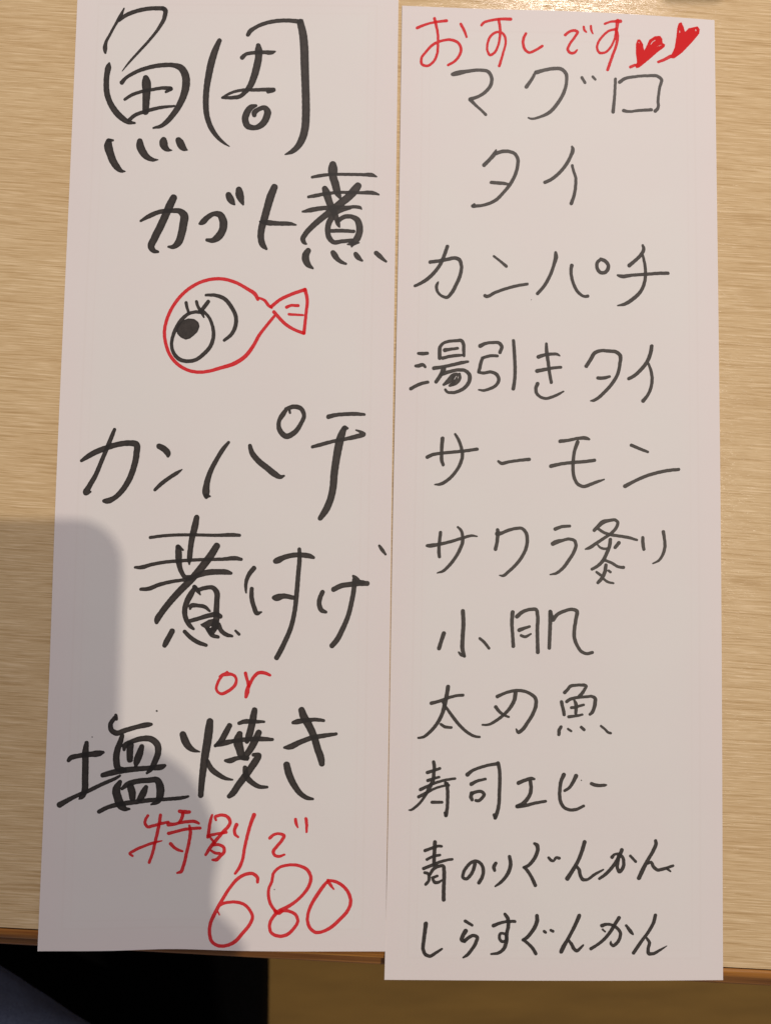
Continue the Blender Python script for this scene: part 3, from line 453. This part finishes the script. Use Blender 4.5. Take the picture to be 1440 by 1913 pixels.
K 1135,125,54 1110,230,54 1030,380,50 920,530,52 790,720,56 | 1000,490,40 1040,560,50 1020,660,50 1030,730,56 1090,735,50 1200,680,40 1315,612,12
@R 0 0 1
K 1085.5,1457.5,1.6 1086,1458,1.6
K 992,560,1 992.4,560,1
"""
STEP = 0.62
def cr_points(pts):
    P = np.array(pts, float)
    if len(P) == 1: P = np.r_[P, P+0.01]
    if len(P) == 2: Q = P
    out = []
    E = np.r_[[2*P[0]-P[1]], P, [2*P[-1]-P[-2]]]
    for i in range(1, len(E)-2):
        p0, p1, p2, p3 = E[i-1], E[i], E[i+1], E[i+2]
        d = max(np.hypot(*(p2-p1)[:2]), 1e-6)
        def cl(t, ta, tb):   # limit tangents so that uneven spacing does not overshoot
            return t
        d0 = max(np.hypot(*(p1-p0)[:2]), 1e-6); d2 = max(np.hypot(*(p3-p2)[:2]), 1e-6)
        m1 = ((p1-p0)/d0*d + (p2-p1)/d*d0)/(d0+d)*d
        m2 = ((p2-p1)/d*d2 + (p3-p2)/d2*d)/(d+d2)*d
        n = max(2, int(d/0.45)+1)
        t = np.linspace(0, 1, n, endpoint=(i == len(E)-3))[:, None]
        out.append((2*t**3-3*t**2+1)*p1+(t**3-2*t**2+t)*m1+(-2*t**3+3*t**2)*p2+(t**3-t**2)*m2)
    return np.concatenate(out)
def vnoise(xx, yy, s):
    return (np.sin(xx*0.55+s)*np.sin(yy*0.61+1.7*s)+0.6*np.sin(xx*1.3+yy*0.9+s*2.3)*np.sin(yy*1.17-xx*0.4+s))
def in_poly(xx, yy, P):
    inside = np.zeros(xx.shape, bool); dmin = np.full(xx.shape, 1e9)
    for k in range(len(P)):
        (x1, y1), (x2, y2) = P[k], P[(k+1) % len(P)]
        c = (y1 > yy) != (y2 > yy)
        with np.errstate(divide='ignore', invalid='ignore'):
            xi = (x2-x1)*(yy-y1)/(y2-y1)+x1
        inside ^= c & (xx < xi)
        L2 = (x2-x1)**2+(y2-y1)**2+1e-9
        t = np.clip(((xx-x1)*(x2-x1)+(yy-y1)*(y2-y1))/L2, 0, 1)
        dmin = np.minimum(dmin, np.hypot(xx-x1-t*(x2-x1), yy-y1-t*(y2-y1)))
    return np.where(inside, -dmin, dmin)
def ink_mesh(name, strokes, polys, holes, parent, zf, mat, seed):
    allp = np.concatenate([s for s in strokes]+[np.c_[p, np.full(len(p), 6.0)] for p in polys])
    pad = allp[:, 2].max()/2+3
    x0, y0 = allp[:, 0].min()-pad, allp[:, 1].min()-pad
    nx = int((allp[:, 0].max()+pad-x0)/STEP)+2; ny = int((allp[:, 1].max()+pad-y0)/STEP)+2
    gx, gy = x0+STEP*np.arange(nx), y0+STEP*np.arange(ny)
    XX, YY = np.meshgrid(gx, gy)
    total = np.full((ny, nx), 9.0); count = np.zeros((ny, nx)); depth = np.zeros((ny, nx))
    def add(fld, wid):
        nonlocal total, count, depth
        count += np.clip(0.5-fld/1.6, 0, 1)
        dd = np.clip(-fld/(wid*0.5), 0, 1)
        depth = np.where(fld < total, dd, depth)
        total = np.minimum(total, fld)
    for s in strokes:
        C = cr_points(s); fld = np.full((ny, nx), 9.0); ww = np.clip(C[:, 2], 0.6, None)
        for (cx, cy, _), w in zip(C, ww):
            r = w/2; R = r+3
            i0, i1 = max(0, int((cx-R-x0)/STEP)), min(nx, int((cx+R-x0)/STEP)+2)
            j0, j1 = max(0, int((cy-R-y0)/STEP)), min(ny, int((cy+R-y0)/STEP)+2)
            sub = np.hypot(XX[j0:j1, i0:i1]-cx, YY[j0:j1, i0:i1]-cy)-r
            np.minimum(fld[j0:j1, i0:i1], sub, out=fld[j0:j1, i0:i1])
        add(fld, np.median(ww))
    for p in polys:
        fp = in_poly(XX, YY, p)-0.8
        add(fp, 10.0)
        if mat is RED: count += np.clip(0.5-fp/1.6, 0, 1)
    for s in holes:
        fld = np.full((ny, nx), 9.0)
        for cx, cy, w in cr_points(s): fld = np.minimum(fld, np.hypot(XX-cx, YY-cy)-w/2)
        total = np.maximum(total, -fld)
    total = total+0.16*vnoise(XX, YY, seed)
    total[0, :] = total[-1, :] = 5; total[:, 0] = total[:, -1] = 5
    ins = total < 0
    over = np.clip(count-1, 0, 1)
    verts = []; attr = []; faces = []; vid = {}
    gid = -np.ones((ny, nx), int)
    jj, ii = np.nonzero(ins); gid[jj, ii] = np.arange(len(jj))
    verts = np.c_[XX[jj, ii], YY[jj, ii]].tolist(); attr = np.c_[depth[jj, ii], over[jj, ii]].tolist()
    full = ins[:-1, :-1] & ins[1:, :-1] & ins[:-1, 1:] & ins[1:, 1:]
    anyc = (ins[:-1, :-1] | ins[1:, :-1] | ins[:-1, 1:] | ins[1:, 1:]) & ~full
    J, I = np.nonzero(full)
    faces = np.c_[gid[J, I], gid[J+1, I], gid[J+1, I+1], gid[J, I+1]].tolist()
    def edge(a, b):
        k = (a, b) if a < b else (b, a)
        if k in vid: return vid[k]
        (ja, ia), (jb, ib) = k
        fa, fb = total[ja, ia], total[jb, ib]; t = fa/(fa-fb)
        t = min(max(t, 0.04), 0.96)
        vid[k] = len(verts)
        verts.append([XX[ja, ia]+t*(XX[jb, ib]-XX[ja, ia]), YY[ja, ia]+t*(YY[jb, ib]-YY[ja, ia])])
        g = (ja, ia) if ins[ja, ia] else (jb, ib)
        attr.append([0.0, over[g]])
        return vid[k]
    for j, i in zip(*np.nonzero(anyc)):
        cs = [(j, i), (j+1, i), (j+1, i+1), (j, i+1)]
        poly = []
        for q in range(4):
            a, b = cs[q], cs[(q+1) % 4]
            if ins[a]: poly.append(int(gid[a]))
            if ins[a] != ins[b]: poly.append(edge(a, b))
        if len(poly) >= 3: faces.append(poly)
    V = np.array(verts); X = on_sheet(V[:, 0], V[:, 1], zf)
    X[:, 2] += 0.00003
    # lift along the view ray is below a tenth of a pixel
    c = X.mean(0)
    me = bpy.data.meshes.new(name)
    me.from_pydata((X-c).tolist(), [], faces); me.update()
    me.materials.append(mat); me.shade_smooth()
    for k, nm in enumerate(('depth', 'over')):
        at = me.attributes.new(nm, 'FLOAT', 'POINT'); at.data.foreach_set('value', [q[k] for q in attr])
    o = link(bpy.data.objects.new(name, me)); o.parent = parent; o.location = c
    return o
seed = 0; tri = 0
for line in DATA.strip().splitlines():
    line = line.strip()
    if not line: continue
    if line[0] == '@':
        sd, ox, oy, sc = line[1:].split(); ox, oy, sc = float(ox), float(oy), float(sc)
        parent, zf = (sheetL, z_left) if sd == 'L' else (sheetR, z_right)
        continue
    code, body = line.split(' ', 1); seed += 1
    strokes, polys, holes = [], [], []
    for st in body.replace(';', '|').split('|'):
        st = st.strip(); neg = st[0] == '-'
        if neg: st = st[1:]
        if st[0] == '#':
            p = np.array([list(map(float, q.split(','))) for q in st[1:].split()])
            polys.append(p/sc+np.array([ox, oy])); continue
        a = np.array([list(map(float, q.split(',')[:3])) for q in st.split()])
        q = np.c_[a[:, 0]/sc+ox, a[:, 1]/sc+oy, a[:, 2]/sc+(0 if neg else 0.45)]
        (holes if neg else strokes).append(q)
    red = code[-1] == 'R'
    size = max(np.ptp(np.concatenate(strokes)[:, 0]), np.ptp(np.concatenate(strokes)[:, 1]))
    name = 'written_character'
    if code == 'FR': name = 'fish_drawing'
    elif code == 'FK': name = 'fish_eye_drawing'
    elif size < 3: name = 'ink_speck'
    elif red and polys: name = 'heart_drawing'
    o = ink_mesh(name, strokes, polys, holes, parent, zf, RED if red else INK, seed*1.37)
    if red: o['label'] = {'fish_drawing': 'red outline of a fish with its tail', 'heart_drawing': 'red filled-in heart'}.get(name, 'character in red marker')

# ------------------------------------------------------------------ chair under the table's edge
black = mat_simple('black_seat_fabric', (0.0022, 0.0022, 0.0026), 0.9, 0.04, (300, 300, 300), 0.3)
xe = float(unproject(508, 1850, -0.255)[0])
chair = tag(empty('chair', (xe-0.22, -0.34, -0.72)), 'black padded chair pushed against the front of the table', 'chair')
v, f = box(-0.22, 0.22, -0.23, 0.25, 0.46, 0.52)
bevel(mesh_obj('seat', v, f, black, chair), 0.02, 5)
for sx in (-0.19, 0.03):
    for sy in (-0.20, 0.21):
        v, f = box(sx-0.014, sx+0.014, sy-0.014, sy+0.014, 0.0, 0.4595)
        mesh_obj('leg', v, f, black, chair)

# ------------------------------------------------------------------ skinned figures
def skin_mesh(name, nodes, edges, radii, mat, parent, sub=2):
    me = bpy.data.meshes.new(name); me.from_pydata([tuple(map(float, n)) for n in nodes], edges, [])
    o = link(bpy.data.objects.new(name, me)); me.materials.append(mat)
    sk = o.modifiers.new('skin', 'SKIN'); sk.use_smooth_shade = True
    for vv, r in zip(me.skin_vertices[0].data, radii):
        vv.radius = (r, r) if not isinstance(r, tuple) else r
    me.skin_vertices[0].data[0].use_root = True
    s = o.modifiers.new('subdivision', 'SUBSURF'); s.levels = sub; s.render_levels = sub
    o.parent = parent
    return o
NAVY = mat_navy()
SKIN = mat_simple('skin', (0.52, 0.30, 0.21), 0.55, 0.3, (90, 90, 90), 0.08)
person = tag(empty('person', (0, 0, 0)), 'seated person in navy trousers, thigh in the lower left corner', 'person')
# thigh: its upper right outline is the line seen in the corner of the photo
zt = -0.128
q0, q1 = unproject(52, 1806, zt), unproject(254, 1913, zt)
d = (q1-q0)[:2]; d /= np.hypot(*d); nrm = np.array([d[1], -d[0]])
if nrm[0] > 0: nrm = -nrm
def loft(name, rings, mat, parent, n=40, exp=2.6):
    """rings: centre, side vector, up vector, half width, half height"""
    v, f = [], []
    for i, (c, sd, up, w, h) in enumerate(rings):
        for k in range(n):
            t = 2*math.pi*k/n; ct, st = math.cos(t), math.sin(t)
            px = math.copysign(abs(ct)**(2/exp), ct)*w; pz = math.copysign(abs(st)**(2/exp), st)*h
            wr = 0.0022*math.sin(i*0.55+3*math.sin(t*2))*math.sin(t*3+i*0.3)
            v.append(np.array(c)+np.array(sd)*(px+wr)+np.array(up)*(pz+wr))
    for i in range(len(rings)-1):
        for k in range(n):
            k2 = (k+1) % n; f.append((i*n+k, i*n+k2, (i+1)*n+k2, (i+1)*n+k))
    f.append(tuple(range(n))[::-1]); f.append(tuple(range((len(rings)-1)*n, len(rings)*n)))
    return mesh_obj(name, v, f, mat, parent, True)
rings = []
d3 = np.array([d[0], d[1], 0.0]); n3 = np.array([nrm[0], nrm[1], 0.0]); up = np.array([0, 0, 1.0])
for s_ in np.linspace(0.21, -0.13, 22):
    w_ = 0.086-0.016*(0.34-s_)/0.47
    rings.append((np.array([*q0[:2], 0])+d3*s_+n3*(w_*1.0)+up*(-0.100), n3, up, w_, 0.048))
kc = rings[-1][0]
for a_ in np.linspace(10, 90, 8):           # the knee bends down under the table
    t = math.radians(a_)
    u2 = up*math.cos(t)-d3*math.sin(t)
    c = kc-up*0.050+u2*0.050-d3*0.012*math.sin(t)
    rings.append((c, n3, u2, 0.070-0.006*a_/90, 0.048+0.008*a_/90))
kc = rings[-1][0]
for z_ in np.linspace(0.04, 0.46, 10):
    rings.append((kc-up*z_+d3*0.02*z_, n3, -d3, 0.064-0.02*z_/0.46, 0.056-0.012*z_/0.46))
loft('trousers', rings, NAVY, person)

# hand and forearm holding the phone above the table (their shade falls on the left sheet)
def sh(px, py, z):
    """point at height z whose shade under the near lamp falls on that spot of the table"""
    P = unproject(px, py, 0.0); k = z/LB[2]
    return P*(1-k)+LB*k
n_ = [sh(395, 2120, 0.315), sh(335, 1960, 0.305), sh(290, 1800, 0.300), sh(262, 1640, 0.300)]
r_ = [0.026, (0.030, 0.024), (0.026, 0.024), (0.019, 0.019)]
e_ = [(0, 1), (1, 2), (2, 3)]
def finger(root, pts, rads):
    prev = root
    for p, r in zip(pts, rads):
        n_.append(p); r_.append(r); e_.append((prev, len(n_)-1)); prev = len(n_)-1
finger(3, [sh(368, 1575, .297), sh(312, 1465, .292), sh(215, 1410, .290), sh(130, 1420, .289)], [.0095, .0088, .0078, .0065])
finger(2, [sh(385, 1745, .294), sh(250, 1640, .289), sh(60, 1600, .287), sh(-60, 1610, .288)], [.0098, .0090, .0080, .0068])
finger(2, [sh(350, 1880, .290), sh(200, 1790, .288), sh(20, 1760, .287), sh(-80, 1760, .288)], [.0096, .0086, .0076, .0064])
finger(1, [sh(300, 2000, .290), sh(160, 1930, .288), sh(30, 1890, .288), sh(-30, 1870, .288)], [.0090, .0076, .0068, .0058])
finger(3, [sh(245, 1555, .318), sh(200, 1480, .324), sh(130, 1420, .323)], [.0150, .0110, .0085])
n_.append(n_[0]+np.array([0.0, -0.09, 0.0])); r_.append(0.028); e_.append((0, len(n_)-1))
skin_mesh('hand', n_, e_, r_, SKIN, person)
w = n_[0]
sl = [w+np.array([0.0, -0.02, 0.0]), w+np.array([-0.01, -0.14, 0.0]), w+np.array([-0.04, -0.30, 0.0])]
skin_mesh('sleeve', sl, [(0, 1), (1, 2)], [0.034, 0.042, 0.052], mat_simple('dark_sleeve', (0.03, 0.032, 0.045), 0.9, 0.1), person)

# phone the photograph is taken with
a, b = sh(228, 970, 0.306), sh(-202, 1885, 0.306)
phone = tag(empty('smartphone', ((a[0]+b[0])/2, (a[1]+b[1])/2, 0.308)), 'dark smartphone held level above the two sheets', 'phone')
hw, hh, rc = abs(a[0]-b[0])/2, abs(a[1]-b[1])/2, 0.0155
prof = []
for cx, cy, a0 in ((hw-rc, hh-rc, 0), (-hw+rc, hh-rc, 90), (-hw+rc, -hh+rc, 180), (hw-rc, -hh+rc, 270)):
    for k in range(9):
        t = math.radians(a0+90*k/8); prof.append((cx+rc*math.cos(t), cy+rc*math.sin(t)))
n = len(prof)
def slab(z0, z1, s):
    v = [(x*s, y*s, z0) for x, y in prof]+[(x*s, y*s, z1) for x, y in prof]
    f = [tuple(range(n))[::-1], tuple(range(n, 2*n))]+[(i, (i+1) % n, n+(i+1) % n, n+i) for i in range(n)]
    return v, f
v, f = slab(-0.003, 0.004, 1.0)
mesh_obj('body', v, f, mat_simple('dark_phone_body', (0.03, 0.03, 0.034), 0.4, 0.4), phone)
v, f = slab(0.0041, 0.0046, 0.96)
mesh_obj('screen', v, f, mat_simple('dark_phone_glass', (0.01, 0.01, 0.012), 0.1, 0.5), phone)

# unseen box added past the top edge to cast the shade above the hearts
z0 = unproject(1290, 10, 0.0)
hb = 0.052
k = hb/LA[2]
bx = z0*(1-k)+LA*k
bxo = tag(empty('shadow_caster_box', (bx[0], bx[1]+0.014, 0), 0.02), 'small brown box, unseen, added past the heading end of the right sheet to cast its shadow', 'box')
brown = mat_simple('brown_box_wood', (0.20, 0.10, 0.04), 0.5, 0.3, (20, 20, 200), 0.2)
v, f = box(-0.0118, 0.0118, -0.014, 0.014, 0.0, 0.0440)
bevel(mesh_obj('body', v, f, brown, bxo), 0.002)
v, f = box(-0.0124, 0.0124, -0.0146, 0.0146, 0.0441, 0.0520)
bevel(mesh_obj('lid', v, f, brown, bxo), 0.003)
print('faces', sum(len(o.data.polygons) for o in bpy.data.objects if o.type == 'MESH'))
